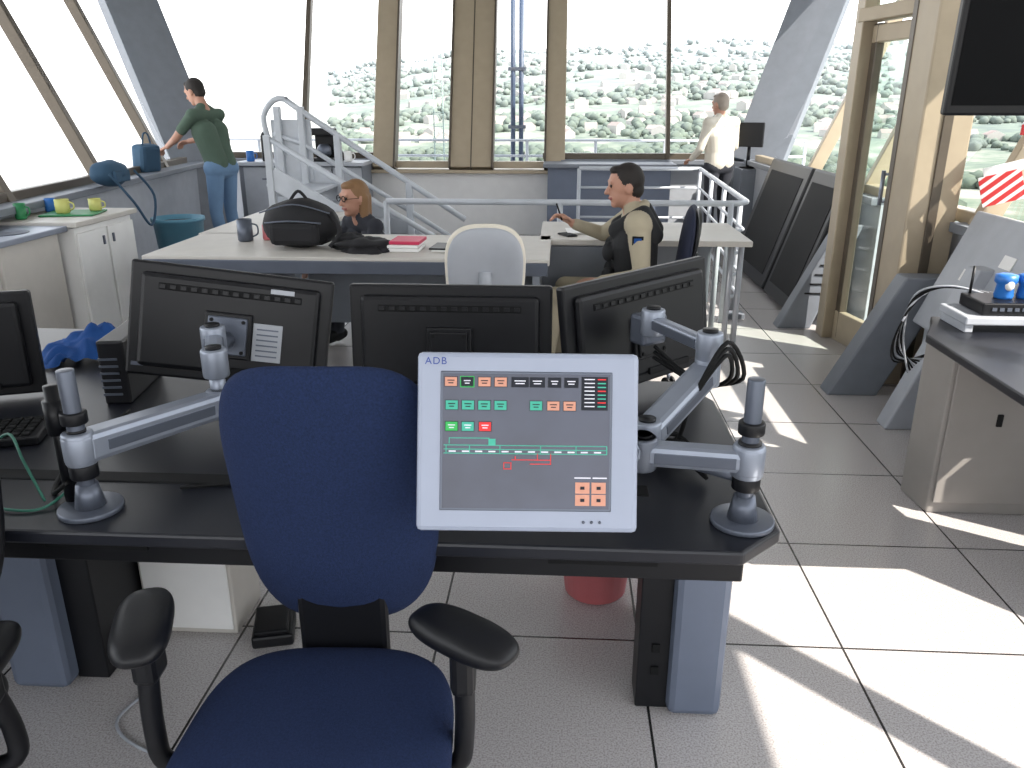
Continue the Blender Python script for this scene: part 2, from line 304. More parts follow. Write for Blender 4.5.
def body(J,top,bot,shoe,sleeve,neckm=SKIN,sh=.055,torso=.108,vest=None,split=.5):
    g=lambda k:V(J[k]);P=[];tv=vest or top;t=tuple
    pel=(g('hipL')+g('hipR'))/2;ch=g('chest');ax=(g('shR')-g('shL')).normalized()
    P.append(('c',J['hipL'],.108,J['hipR'],.108,bot))
    mid=pel.lerp(ch,.5)
    for s_ in (-1,1):
        P.append(('c',t(pel+ax*.06*s_+V((0,0,.05))),torso*.95,t(mid+ax*.062*s_),torso*.93,tv));P.append(('c',t(mid+ax*.062*s_),torso*.93,t(ch+ax*.085*s_),torso*1.02,tv))
    P.append(('c',J['shL'],sh+.006,J['shR'],sh+.006,top));sc=(g('shL')+g('shR'))/2
    for s_ in (-1,1): P.append(('c',t(sc+ax*.12*s_),.055,t(g('neck')),.05,top))
    P.append(('c',t(sc.lerp(g('neck'),.4)),.058,t(g('neck').lerp(g('head'),.5)),.05,neckm))
    for s_ in 'LR':
        S,E,W=g('sh'+s_),g('el'+s_),g('wr'+s_)
        if sleeve=='short':
            m=S.lerp(E,.62);P+=[('c',t(S),sh,t(m),.052,top),('c',t(m),.041,t(E),.038,SKIN),('c',t(E),.038,t(W),.026,SKIN)]
        else:
            m=E.lerp(W,.9);P+=[('c',t(S),sh,t(E),.045,top),('c',t(E),.045,t(m),.034,top),('c',t(m),.028,t(W),.026,SKIN)]
        H,Kn,A,To=g('hip'+s_),g('kn'+s_),g('an'+s_),g('to'+s_)
        P+=[('c',t(H),.095,t(Kn),.062,bot),('c',t(Kn),.062,t(Kn.lerp(A,.35)),.06,bot),('c',t(Kn.lerp(A,.35)),.06,t(A),.046,bot),('c',t(A-V((0,0,.03))),.044,t(To),.036,shoe),('c',t(A-V((0,0,.04))),.04,t(A+(A-To)*.25-V((0,0,.045))),.036,shoe)]
    return P
# seated man in vest, faces -X
J=dict(hipL=(-.10,0,.46),hipR=(.10,0,.46),chest=(0,.03,.78),shL=(-.20,.0,.90),shR=(.20,.05,.90),neck=(0,.05,.985),head=(0,.08,1.08),
 elL=(-.27,-.03,.64),elR=(.28,.22,.78),wrL=(-.19,.21,.585),wrR=(.20,.40,.85),knL=(-.17,.46,.48),knR=(.13,.43,.48),anL=(-.17,.50,.09),anR=(.13,.46,.09),toL=(-.18,.66,.035),toR=(.14,.62,.035))
P=body(J,KHAKI,KHAKI,BLACKM,'long',vest=VEST,torso=.128,sh=.068)+head((0,.09,1.085),.25,-.08,HDK)+hand(J['wrL'],(.1,.9,-.1),(-.3,0,1),1,.5)+hand(J['wrR'],(-.2,.8,.5),(.4,-.3,.8),-1,.8)
for x,z in ((-.11,.60),(0,.58),(.11,.60),(-.1,.74),(.1,.74)): P.append(('e',(x,.165,z),(.045,.035,.055),(0,0,0),VEST))
for s_ in (-1,1): P+=[('c',(.12*s_,-.08,.84),.055,(.11*s_,-.02,.955),.045,VEST),('c',(.11*s_,-.02,.955),.045,(.10*s_,.12,.86),.05,VEST)]
P+=[('e',(-.12,.0,.66),(.05,.10,.12),(0,0,0),VEST),('c',(-.05,-.02,.985),.03,(.05,-.02,.985),.03,KHAKI)]
def ex(b):
    b.tube([(.20-.03,.46,.87),(.20-.07,.49,.97)],.005,BLACKM)
    b.box((-.270,.0,.83),(.012,.06,.05),BLACKM,rot=(0,-.2,0),bev=.003);b.box((-.276,.0,.83),(.006,.04,.03),BLUEC,rot=(0,-.2,0),bev=.001)
MAN1=person('seated_man',T(.45,4.58,0,math.pi/2-.12),P,ex)
# standing man facing -X slightly away
J=dict(hipL=(-.09,-.03,.92),hipR=(.09,-.03,.92),chest=(0,.06,1.26),shL=(-.19,.08,1.42),shR=(.19,.10,1.42),neck=(0,.12,1.5),head=(0,.17,1.62),
 elL=(-.25,.27,1.20),elR=(.25,.28,1.2),wrL=(-.15,.49,1.12),wrR=(.16,.50,1.16),knL=(-.11,.0,.5),knR=(.13,.03,.5),anL=(-.11,-.06,.10),anR=(.14,.0,.10),toL=(-.13,.12,.035),toR=(.17,.18,.035))
P=body(J,GRNSH,JEANS,BLACKM,'short',torso=.118)+head((0,.19,1.63),.1,-.35,HDK)+hand(J['wrL'],(.1,.9,-.3),(-.3,0,1),1,.7)+hand(J['wrR'],(-.1,.9,-.2),(.3,0,1),-1,.7)
person('standing_man',T(-3.40,8.05,0,math.pi/2-.35),P)
# far standing man
J=dict(hipL=(-.09,0,.92),hipR=(.09,0,.92),chest=(0,.02,1.26),shL=(-.19,.0,1.41),shR=(.19,.02,1.41),neck=(0,.03,1.49),head=(0,.06,1.61),
 elL=(-.27,.02,1.13),elR=(.26,.06,1.14),wrL=(-.22,.24,1.0),wrR=(.2,.26,1.02),knL=(-.1,.0,.5),knR=(.11,.02,.5),anL=(-.1,-.03,.10),anR=(.12,-.03,.10),toL=(-.12,.14,.035),toR=(.14,.14,.035))
P=body(J,PALE,DARKP,BLACKM,'long',torso=.13,sh=.066)+head((0,.06,1.61),.2,-.1,HGR)+hand(J['wrL'],(.1,.9,-.2),(-.3,0,1),1,.5)+hand(J['wrR'],(-.1,.9,-.2),(.3,0,1),-1,.5)
person('standing_man',T(1.74,9.25,0,.5)@Matrix.Scale(.94,4),P)
# seated woman, low, facing camera-left
J=dict(hipL=(-.09,0,.36),hipR=(.09,0,.36),chest=(0,.08,.64),shL=(-.16,.10,.75),shR=(.16,.10,.75),neck=(0,.12,.82),head=(0,.15,.915),
 elL=(-.2,.2,.50),elR=(.2,.2,.50),wrL=(-.1,.40,.48),wrR=(.1,.40,.48),knL=(-.12,.40,.43),knR=(.12,.40,.43),anL=(-.12,.42,.09),anR=(.12,.42,.09),toL=(-.13,.57,.035),toR=(.13,.57,.035))
P=body(J,DARKP,DARKP,BLACKM,'long',torso=.095,sh=.048)+head((0,.15,.92),.0,-.05,HBL,'long')+hand(J['wrL'],(.1,.9,-.1),(-.3,0,1),1,.6)+hand(J['wrR'],(-.1,.9,-.1),(.3,0,1),-1,.6)
def ex(b):
    R=T(0,.15,.92,.0,-.05)
    for x in (-.032,.032):
        pts=[R@V((x+.022*math.cos(a),.103,.014+.018*math.sin(a))) for a in [i*math.pi/6 for i in range(13)]];b.tube(pts,.003,BLACKM,seg=6,sub=1)
    b.tube([R@V((-.054,.1,.014)),R@V((-.08,.0,.012))],.002,BLACKM,seg=6);b.tube([R@V((.054,.1,.014)),R@V((.08,.0,.012))],.002,BLACKM,seg=6)
person('seated_woman',T(-1.27,5.50,0,math.pi/2+.8),P,ex)
b=B('low_stool');b.pad(T(-1.27,5.50,.20),.38,.38,.08,NAVY,ex=2);b.cyl((-1.27,5.50,.03),(-1.27,5.50,.2),.03,STEEL);b.cyl((-1.27,5.50,0),(-1.27,5.50,.03),.19,BLACK,r1=.15);b.done()
# ---------------------------------------------------------------- office chair
def chair(name,x,y,yaw,fab,seatz=.5,bw=.42,bh=.42,bz=.9,sw=.46,sd=.45,by=.22,arms=None,armz=.7,frame=BLACK,tilt=.12,tap=.05,ex=3.0):
    b=B(name)
    b.pad(T(0,0,seatz),sw,sd,.10,fab,ex=3.4,taper=.04);b.pad(T(0,-.01,seatz-.045),sw*.92,sd*.9,.05,frame,ex=3.4)
    b.pad(T(0,-by,bz,0,math.pi/2+tilt),bw,bh,.075,fab,ex=ex,taper=tap,curve=.035)
    b.pad(T(0,-by-.028,bz,0,math.pi/2+tilt),bw*.93,bh*.93,.05,frame,ex=ex,taper=tap,curve=.035)
    lo=bz-bh*.35
    b.tube([(0,-.08,seatz-.07),(0,-by-.03,seatz-.06),(0,-by-.05,seatz+.04),(0,-by-.05,bz)],.028,frame)
    b.box((0,-by-.02,(seatz+lo)/2+.02),(.17,.03,max(.08,lo-seatz+.12)),frame,bev=.012)
    b.box((0,-.02,seatz-.085),(.2,.26,.05),frame,bev=.01)
    b.cyl((0,0,.09),(0,0,seatz-.08),.028,STEEL);b.cyl((0,0,.1),(0,0,.26),.038,frame)
    for k in range(5):
        a=2*math.pi*k/5+.3;dx,dy=math.cos(a),math.sin(a)
        b.beam((dx*.03,dy*.03,.12),(dx*.29,dy*.29,.085),.045,.035,frame,side=(-dy,dx,0),bev=.01)
        b.cyl((dx*.29,dy*.29,.05),(dx*.29,dy*.29,.085),.01,STEEL)
        for s_ in (-1,1):b.cyl((dx*.29-dy*.012*s_,dy*.29+dx*.012*s_,.03),(dx*.29-dy*.028*s_,dy*.29+dx*.028*s_,.03),.03,frame,bev=.004)
    for (ax_,ay,rot) in (arms or []):
        s_=1 if ax_>0 else -1
        b.tube([(s_*.12,0,seatz-.07),(s_*(abs(ax_)-.02),0,seatz-.05),(s_*abs(ax_),.0,seatz+.02),(ax_,ay,armz-.02)],.017,frame)
        b.box((ax_,ay,(seatz+armz)/2+.05),(.04,.06,armz-seatz-.12),frame,bev=.012)
        b.pad(T(ax_,ay,armz,rot),.092,.20,.045,frame,ex=2.8)
    return b.done(T(x,y,0,yaw))
chair('office_chair',-.385,1.04,math.pi+.05,BLUEF,seatz=.52,bw=.375,bh=.545,bz=.848,sw=.45,sd=.45,by=.215,arms=[(.27,-.02,.30),(-.245,.0,.95)],armz=.73,tilt=-.15,tap=.05,ex=3.7)
chair('office_chair',-.35,3.75,0.1,CREAM,bw=.355,bh=.42,bz=.82,seatz=.47,frame=GREYL,arms=[(.27,0,0),(-.27,0,0)],armz=.62)
chair('office_chair',.44,4.56,math.pi/2-.2,NAVY,seatz=.30,bw=.44,bh=.52,bz=.74,by=.26,sd=.46)
chair('office_chair',-1.20,1.0,math.pi+.2,BLACK,seatz=.48,bz=.86,bh=.6,bw=.46,by=.2,arms=[(.28,.05,0),(-.28,.05,0)],armz=.68)
# ---------------------------------------------------------------- main workstation desk
b=B('control_desk')
top=[(-1.95,1.31),(.35,1.31),(.44,1.40),(.44,2.12),(.36,2.28),(-1.05,2.28),(-1.3,2.75),(-2.1,2.75)]
b.prism(top,.71,.74,DESK,bev=.006)
b.box((-.62,1.46,.655),(2.0,.10,.085),BLACK);b.box((-.62,1.50,.60),(2.0,.03,.05),BLACKM)
for x in (-.95,-.35,.1):b.box((x,1.408,.66),(.22,.006,.03),BLACKM,bev=.001)
b.box((.27,1.80,.35),(.09,.10,.70),BLACK,bev=.004);b.box((.375,1.80,.355),(.14,.16,.71),BLUEP,bev=.02);b.box((.29,2.0,.355),(.04,.4,.71),BLUEP);b.box((.375,2.1,.355),(.14,.12,.71),BLUEP,bev=.02)
for z in (.12,.19):b.box((.27,1.748,z),(.02,.006,.025),BLACKM,bev=.001)
b.box((-1.40,1.80,.355),(.16,.16,.71),BLUEP,bev=.02);b.box((-1.28,1.95,.35),(.09,.35,.70),BLACK);b.box((-1.40,2.1,.355),(.05,.5,.71),BLUEP)
b.box((-1.95,2.4,.355),(.05,.6,.71),BLUEP)
b.box((-.45,2.12,.54),(1.6,.02,.32),BLACK)
b.box((-.55,1.55,.735),(1.5,.05,.016),BLACKM);b.box((-1.75,1.6,.4),(.05,.5,.62),BLACK);b.done()
b=B('beige_cabinet');b.box((-1.09,2.09,.18),(.28,.2,.36),BEIGE,bev=.006);b.box((-1.09,1.987,.18),(.26,.006,.32),WHITE,bev=.002);b.box((-1.18,1.98,.29),(.05,.01,.012),BLACKM);b.done()
b=B('waste_bin');b.lathe([(.095,0),(.10,.005),(.128,.25),(.134,.25),(.134,.26),(.122,.26),(.095,.01)],(.14,2.30,0),SALM);b.done()
b=B('foot_pedal');b.box((-.84,2.0,.02),(.12,.14,.04),BLACK,rot=(0,0,.25),bev=.008);b.box((-.84,1.99,.055),(.10,.11,.02),BLACK,rot=(.18,0,.25),bev=.006);b.tube([(-.84,2.07,.03),(-.8,2.15,.01),(-.6,2.18,.01)],.004,BLACKM);b.done()
b=B('cable');b.tube([(-1.17,1.9,.006),(-1.1,1.75,.006),(-1.12,1.6,.006),(-.95,1.5,.006),(-.6,1.45,.006)],.004,GREYL);b.done()
def monitor(name,x,y,z,yaw,tilt,w,h,label=False,roll=0):
    b=B(name)
    b.box((0,.0,0),(w,.03,h),BLACK,bev=.007);b.box((0,.0165,.005),(w-.03,.003,h-.04),BLACKM,bev=.001)
    b.box((0,-.022,0),(w*.88,.03,h*.82),BLACK,bev=.012);b.box((0,-.036,h*.3),(w*.7,.006,h*.06),BLACKM,bev=.002)
    for k in range(14): b.box((-w*.33+k*w*.66/13,-.040,h*.30),(w*.028,.004,.010),BLACK,bev=0)
    b.box((0,-.040,-.02),(.12,.02,.12),BLACK,bev=.004);b.box((0,-.052,-.02),(.10,.012,.10),STEEL if label else BLACK,bev=.004)
    for sx in(-1,1):
        for sz in(-1,1):b.cyl((sx*.04,-.056,-.02+sz*.04),(sx*.04,-.062,-.02+sz*.04),.005,BLACKM,seg=8)
    b.box((w*.14,-.039,-h*.38),(.16,.01,.02),BLACKM,bev=.003)
    if label:
        b.box((.10,-.0385,-.03),(.075,.004,.10),GREYL,bev=.001)
        for k in range(6):b.box((.10,-.041,.005-.014*k),(.055,.002,.004),STEEL,bev=0)
        b.box((.13,-.0385,h*.36),(.06,.004,.012),GREYL,bev=0)
    b.box((-w/2+.03,-.017,-h/2+.03),(.03,.005,.01),STEEL,bev=0)
    return b.done(T(x,y,z,yaw,tilt,roll))
monitor('computer_monitor',-.87,2.02,.958,.20,-.18,.515,.30,label=True,roll=.15)
monitor('computer_monitor',-.285,2.06,.922,0,-.08,.54,.295)
monitor('computer_monitor',.225,2.19,.928,.68,-.10,.54,.32,roll=-.05)
monitor('computer_monitor',-1.68,1.98,.895,.35,-.05,.50,.29)
def post(b,x,y,h=.30):
    b.cyl((x,y,.74),(x,y,.752),.062,STEEL,bev=.003,seg=32);b.cyl((x,y,.75),(x,y,.80),.03,STEEL,r1=.021);b.cyl((x,y,.75),(x,y,.74+h),.0165,STEEL,bev=.002)
    b.cyl((x,y,.815),(x,y,.845),.027,BLACK,bev=.003);b.cyl((x,y,.85),(x,y,.905),.031,ALU,bev=.004);b.cyl((x,y,.93),(x,y,.955),.025,BLACK,bev=.003)
def seg(b,p,q,w=.05,h=.045):
    p=V(p);q=V(q);b.beam(p,q,h,w,ALU,side=(0,0,1),bev=.012)
    d=(q-p);side=d.cross(V((0,0,1))).normalized()
    b.beam(p+d*.12+side*(w/2),q-d*.12+side*(w/2),.022,.004,STEEL,side=(0,0,1),bev=.001)
    b.beam(p+d*.12-side*(w/2),q-d*.12-side*(w/2),.022,.004,STEEL,side=(0,0,1),bev=.001)
    for c in(p,q):b.cyl(c-V((0,0,.034)),c+V((0,0,.034)),.030,ALU,bev=.005);b.cyl(c+V((0,0,.034)),c+V((0,0,.04)),.018,BLACK)
b=B('monitor_arm');post(b,-.94,1.40);seg(b,(-.94,1.40,.878),(-.79,1.72,.855),w=.06,h=.062);b.cyl((-.79,1.72,.86),(-.79,1.72,.93),.018,ALU)
seg(b,(-.79,1.72,.955),(-.85,1.86,.97),w=.042,h=.042);b.cyl((-.85,1.86,.95),(-.862,1.955,.94),.022,STEEL)
b.cyl((-.99,1.42,.74),(-.99,1.42,1.0),.013,BLACK);b.cyl((-.99,1.42,.90),(-.99,1.42,.97),.02,BLACK)
b.tube([(-.98,1.40,.80),(-1.05,1.45,.75),(-1.1,1.6,.75),(-1.12,1.9,.76)],.005,BLACKM);b.done()
b=B('monitor_arm');post(b,.37,1.425,.30)
seg(b,(.37,1.425,.875),(.17,1.45,.875));seg(b,(.17,1.45,.875),(-.02,1.32,.95),w=.04,h=.04);b.box((-.035,1.265,.985),(.1,.03,.1),STEEL,rot=(-.33,0,.06))
b.cyl((-.02,1.32,.95),(-.035,1.27,.98),.02,STEEL)
b.cyl((.37,1.425,.905),(.37,1.425,.915),.022,BLACK);seg(b,(.19,1.56,.865),(.345,1.77,.94),w=.06,h=.055);b.cyl((.37,1.425,.84),(.19,1.56,.835),.016,STEEL)
b.cyl((.345,1.77,.94),(.345,1.77,1.0),.02,ALU);seg(b,(.345,1.77,1.0),(.24,1.98,1.0),w=.04,h=.035);b.box((.235,2.03,.97),(.08,.06,.08),STEEL,rot=(0,0,.62),bev=.01)
for k in range(3):
    o=.015*k;b.tube([(.25,2.0,.9+o),(.36,1.9+o,.86),(.40+o,1.78,.92),(.37,1.7,1.0+o),(.30,1.68,.90),(.27,1.7,.78),(.2,1.75,.75)],.005,BLACKM)
b.done()
b=B('desk_clutter_cables')
for k in range(7):
    a=random.uniform(-.1,.1);b.tube([(.05+a,1.6,.746),(.15,1.65+a,.77+.01*k),(.2+a,1.8,.75),(.28,1.72+a,.76+.01*k),(.33,1.6,.75)],.0045,BLACKM)
b.tube([(-.8,1.5,.745),(-.6,1.55,.745),(-.45,1.6,.745)],.004,BLACKM)
b.done()
b=B('adapter_box');b.box((.2,1.80,.765),(.12,.16,.05),BLACK,rot=(0,0,.4),bev=.008);b.box((.2,1.72,.767),(.06,.004,.02),STEEL,rot=(0,0,.4));b.done()
b=B('ethernet_cable');b.tube([(-1.05,1.42,.746),(-1.10,1.45,.82),(-1.16,1.5,.86),(-1.22,1.48,.80),(-1.2,1.42,.75),(-1.1,1.38,.746),(-1.03,1.40,.747),(-1.02,1.5,.78),(-1.1,1.6,.86)],.003,M('cable_green',(50,112,96),.5));b.done()
b=B('keyboard');b.box((-1.46,1.72,.752),(.40,.15,.022),BLACK,rot=(0,0,.3),bev=.005)
R=T(-1.46,1.72,.765,.3)
for i in range(15):
    for j in range(5):b.box((-.17+i*.0243,-.052+j*.026,0),(.019,.02,.008),BLACKM,bev=.002,mtx=R)
b.done()
b=B('mini_computer');b.box((-1.22,2.12,.83),(.07,.26,.18),BLACK,rot=(0,0,.15),bev=.006)
for k in range(6):b.box((-1.21,1.99,.77+.02*k),(.05,.006,.006),STEEL,rot=(0,0,.15),bev=0)
b.done()
b=B('blue_cloth');t=bmesh.new();bmesh.ops.create_grid(t,x_segments=28,y_segments=28,size=.5)
for v in t.verts:
    x,y=v.co.x,v.co.y;r_=math.hypot(x,y);v.co=V((x*.34+.02*mnoise.noise(V((x*5,y*5,1))),y*.28,max(.004,.09*(1-r_*1.6)+.05*abs(mnoise.noise(V((x*6,y*6,0)))))))
b.put(t,BLUEC,True,T(-1.50,2.45,.742,.4));b.done()
# ---------------------------------------------------------------- touch-screen monitor
b=B('touch_screen_monitor');S=.001628
EM=lambda n,c,e=.32:M(n,c,.35,var=.02,emit=e,spec=.2)
SCR=M('screen_background',(60,64,80),.2,var=.3,scale=5,emit=.16)
cT=EM('ui_teal',(64,160,138));cO=EM('ui_orange',(190,136,116));cG=EM('ui_green',(50,160,80));cR=EM('ui_red',(205,50,52));cK=EM('ui_dark',(24,28,38),.1);cW=EM('ui_white',(205,205,215));cB=M('logo_blue',(30,60,140),.4)
b.box((0,0,0),(.356,.040,.288),SHELL,bev=.008);b.box((0,.03,0),(.30,.04,.24),SHELL,bev=.012)
b.box((-.0025,-.0195,.002),(.276,.004,.224),STEEL,bev=.0015);b.box((-.0025,-.0215,.002),(.268,.002,.216),SCR,bev=0)
def ui(u0,v0,u1,v1,m,dy=0): b.box((((u0+u1)/2-527.5)*S,-.0229-dy,(441.5-(v0+v1)/2)*S),((u1-u0)*S,.0008,(v1-v0)*S),m,bev=0)
def btn(u0,v0,m,tm,w_=13,h_=10):
    ui(u0,v0,u0+w_,v0+h_,cK);ui(u0+.6,v0+.6,u0+w_-.6,v0+h_-.6,m,.0004);ui(u0+3,v0+3.2,u0+w_-3,v0+4.2,tm,.001);ui(u0+4,v0+5.8,u0+w_-4,v0+6.8,tm,.001)
for u0,m in ((445,cO),(461,cG),(478,cO),(494,cO)):
    if m is cG:ui(u0-.5,376.5,u0+13.5,387.5,cG);btn(u0+.2,377.2,cK,cW,12.6,9.6)
    else: btn(u0,377,m,cK)
for u0,u1 in ((511,528),(529,544),(547,560),(563,577)): btn(u0,377,cK,cW,u1-u0,10)
ui(580,376,606,409,cK)
for k in range(8): ui(583,378+3.8*k,593,379+3.8*k,cW,.001);ui(596,378+3.8*k,604,379.2+3.8*k,cT if k%3 else cR,.001)
for u0,m in ((446,cT),(462,cT),(478,cT),(494,cT),(529,cT),(546,cO),(562,cO)): btn(u0,400,m,cK)
for u0,m in ((446,cG),(462,cT),(479,cR)): btn(u0,421,m,cW)
for a in ((445,444,606,444.8),(445,448,606,448.8),(445,452,606,452.8),(450,437,482,437.8),(450,437,450.8,443),(482,437,490,438),(489,438,496,444),(447,444,447.8,453),(470,444,470.8,452),(540,444,540.8,452),(575,444,575.8,452),(500,444,500.8,453),(605,444,606,452)): ui(*a,cT)
for k in range(12): ui(450+13*k,449.8,457+13*k,451.2,cW)
for a in ((504,461,512,461.8),(504,461,504.8,468),(504,467,512,467.8),(511,461,511.8,468),(512,458,550,458.8),(550,452,550.8,463),(530,462,551,462.8),(537,452,537.8,459),(515,455,516,459)): ui(*a,cR)
for u0 in(575,591):
    for v0 in(480,492):ui(u0,v0,u0+14,v0+11,cO);ui(u0+5,v0+4,u0+9,v0+7,cK,.001)
ui(574,475,590,476.2,cW);ui(592,475,606,476.2,cW)
for u0 in (583,591,599):b.cyl(((u0-527)*S,-.018,(441-519)*S),((u0-527)*S,-.0215,(441-519)*S),.0025,STEEL,seg=10)
cu=bpy.data.curves.new('tx','FONT');cu.body='ADB';cu.size=.0165;cu.extrude=.0002;cu.space_character=1.15
to=bpy.data.objects.new('tx',cu);scn.collection.objects.link(to);bpy.context.view_layer.update()
me=bpy.data.meshes.new_from_object(to.evaluated_get(bpy.context.evaluated_depsgraph_get()));bpy.data.objects.remove(to)
t=bmesh.new();t.from_mesh(me);b.put(t,cB,False,T(-.166,-.0205,.1245,0,math.pi/2))
b.done(T(-.046,1.2,1.0,.06,-.335,.012))
# ---------------------------------------------------------------- back work desk
b=B('work_desk')
b.box((-1.16,4.62,.725),(2.22,.82,.035),BEIGE,bev=.006);b.box((.52,5.28,.725),(1.28,.8,.035),BEIGE,bev=.006);b.box((-2.25+.3,5.7,.725),(.7,1.4,.035),BEIGE,bev=.006)
b.box((-1.95,4.60,.36),(.55,.72,.68),GREY,bev=.004)
for z in(.6,.42,.2):b.box((-1.95,4.235,z),(.51,.02,.15 if z>.3 else .24),GREYL,bev=.004);b.box((-1.95,4.22,z+.03),(.14,.015,.015),STEEL)
b.box((-.62,4.9,.45),(1.9,.02,.5),GREY);b.box((-.12,4.55,.35),(.04,.7,.7),GREY);b.box((.5,5.6,.45),(1.1,.02,.5),GREY)
b.box((-1.16,4.205,.69),(2.2,.02,.07),STEEL)
for x in(1.06,1.12):b.cyl((x,5.0,0),(x,5.0,.71),.018,GREYL)
b.cyl((1.09,5.6,0),(1.09,5.6,.71),.02,GREYL);b.box((-2.15,6.2,.35),(.3,.3,.7),GREY);b.done()
def pile(name,c,w,d,mat,n=3,h=.02):
    b=B(name)
    for k in range(n):b.box((c[0]+random.uniform(-.01,.01),c[1]+random.uniform(-.01,.01),c[2]+h*(k+.5)),(w,d,h*.9),mat if k==n-1 else WHITE,rot=(0,0,random.uniform(-.1,.1)),bev=.002)
    b.done()
pile('pink_folder',(-.86,4.5,.743),.17,.2,PINK);pile('notebook',(-.62,4.5,.743),.19,.2,BLACK,2,.01);pile('paper_stack',(.2,5.2,.743),.3,.21,WHITE,2,.006)
b=B('smartphone');b.box((.05,5.05,.748),(.07,.14,.009),BLACK,rot=(0,0,.5));b.box((.05,5.05,.7535),(.062,.12,.002),BLACKM,rot=(0,0,.5),bev=0);b.done()
b=B('backpack');c=V((-1.48,4.55,.745))
b.sph(c+V((0,0,.13)),(.22,.15,.14),BKF,jit=.12);b.box(c+V((0,.02,.11)),(.38,.22,.20),BKF,bev=.07);b.box(c+V((.0,-.13,.09)),(.28,.07,.13),BKF,bev=.03)
b.tube([c+V((-.16,-.145,.15)),c+V((0,-.175,.165)),c+V((.16,-.145,.15))],.005,STEEL,seg=6);b.tube([c+V((-.2,-.1,.2)),c+V((0,-.12,.25)),c+V((.2,-.1,.2))],.004,STEEL,seg=6)
b.tube([c+V((-.05,0,.26)),c+V((0,0,.31)),c+V((.05,0,.26))],.009,BKF);b.tube([c+V((.19,-.05,.2)),c+V((.25,-.1,.1)),c+V((.2,-.14,.02))],.014,BKF);b.done()
b=B('black_jacket');c=V((-1.1,4.45,.745));b.sph(c+V((0,0,.02)),(.16,.13,.05),BKF,jit=.5,seg=32);b.sph(c+V((-.08,.05,.04)),(.08,.08,.05),BKF,jit=.5);b.sph(c+V((.1,.0,.02)),(.09,.08,.035),BKF,jit=.5);b.done()
def mug(name,x,y,z,mat,r=.04,h=.1,hd=True):
    b=B(name);b.lathe([(r*.85,0),(r,.01),(r,h),(r*.92,h),(r*.88,.012),(0.001,.012)],(x,y,z),mat,cap=False)
    if hd:b.tube([(x+r*.95,y,z+h*.8),(x+r*1.7,y,z+h*.7),(x+r*1.7,y,z+h*.35),(x+r*.95,y,z+h*.2)],.005,mat)
    b.done()
mug('travel_mug',-1.88,4.72,.743,STEEL,.045,.13);mug('coffee_mug',-1.76,4.78,.743,SALM,.035,.09)
pile('notebook',(-1.9,5.6,.743),.25,.3,BLACK,2,.012)
# ---------------------------------------------------------------- stairwell railing
b=B('stairwell_railing');P_=RAIL;r=.021
b.tube([(-1.25,5.8,.86),(1.18,5.8,.86),(1.27,5.82,.86),(1.33,5.92,.86),(1.5,9.0,.86)],r,P_,sub=1)
for z in (.18,.34,.5,.66): b.tube([(1.24,5.82,z),(1.33,5.95,z),(1.5,8.95,z)],.013,P_,sub=1);b.tube([(.2,9.0,z),(1.5,9.0,z)],.013,P_,sub=1)
b.tube([(.2,9.0,.86),(1.5,9.0,.86)],r,P_,sub=1)
for x,y in ((-1.25,5.8),(0,5.8),(1.2,5.8),(1.35,6.2),(1.4,7.1),(1.45,8.0),(1.5,9.0),(.85,9.0),(.2,9.0)): b.cyl((x,y,0),(x,y,.86),.02,P_)
b.box((1.33,5.95,.02),(.12,.12,.04),GREY);b.done()
b=B('stair_handrail')
b.tube([(-2.5,7,1.25),(-2.52,7,1.42),(-2.42,7,1.55),(-2.3,7,1.55),(-2.2,7,1.47),(-.82,7,.57)],.024,P_,sub=3)
b.tube([(-2.45,7.0,1.28),(-2.2,7.0,1.2),(-.95,7.0,.42)],.02,P_,sub=1);b.tube([(-2.2,6.14,1.28),(-.7,6.14,.40)],.022,P_,sub=1)
for x in(-2.4,-2.2,-1.9,-1.3):
    zt=1.47-(x+2.2)*.652 if x>-2.2 else 1.5;b.box((x,7,zt/2),(.06,.05,zt),P_,bev=.01)
b.box((-2.3,7.03,.72),(.34,.03,1.35),RAIL);b.beam((-2.2,7.04,.95),(-.8,7.04,.05),.03,.22,RAIL,side=(0,1,0));b.beam((-2.2,6.14,1.0),(-.7,6.14,.1),.03,.16,RAIL,side=(0,1,0))
for k in range(6):b.box((-2.05+k*.22,6.6,.86-k*.145),(.26,.84,.03),GREYL)
b.box((-2.2,6.14,.65),(.05,.05,1.3),P_);b.box((-.7,6.14,.2),(.05,.05,.4),P_);b.done()
# ---------------------------------------------------------------- left counters
b=B('white_cabinet');b.box((-3.32,5.28,.39),(.50,.70,.78),WHITE,bev=.006);b.box((-3.31,5.28,.80),(.56,.76,.035),BEIGE,bev=.006)
for y in(5.1,5.46):b.box((-3.062,y,.4),(.015,.33,.68),WHITE,bev=.003);b.box((-3.050,y+(.12 if y<5.2 else -.12),.66),(.012,.02,.06),STEEL)
b.done()
b=B('sink_cabinet');b.box((-3.33,4.6,.38),(.36,.56,.76),BEIGE,bev=.006);b.box((-3.31,4.58,.78),(.44,.64,.035),ALU,bev=.006)
b.box((-3.33,4.31,.38),(.32,.012,.7),BEIGE,bev=.003);b.lathe([(.15,.0),(.14,.006),(.13,.001)],(-3.3,4.58,.797),STEEL);b.tube([(-3.46,4.7,.79),(-3.46,4.7,1.0),(-3.42,4.66,1.05),(-3.36,4.6,1.0)],.012,ALU);b.cyl((-3.22,4.31,.6),(-3.22,4.29,.6),.012,BLACKM);b.done()
b=B('serving_tray');b.box((-3.28,5.3,.825),(.34,.3,.012),GREEN,rot=(0,0,.2),bev=.005);b.done()
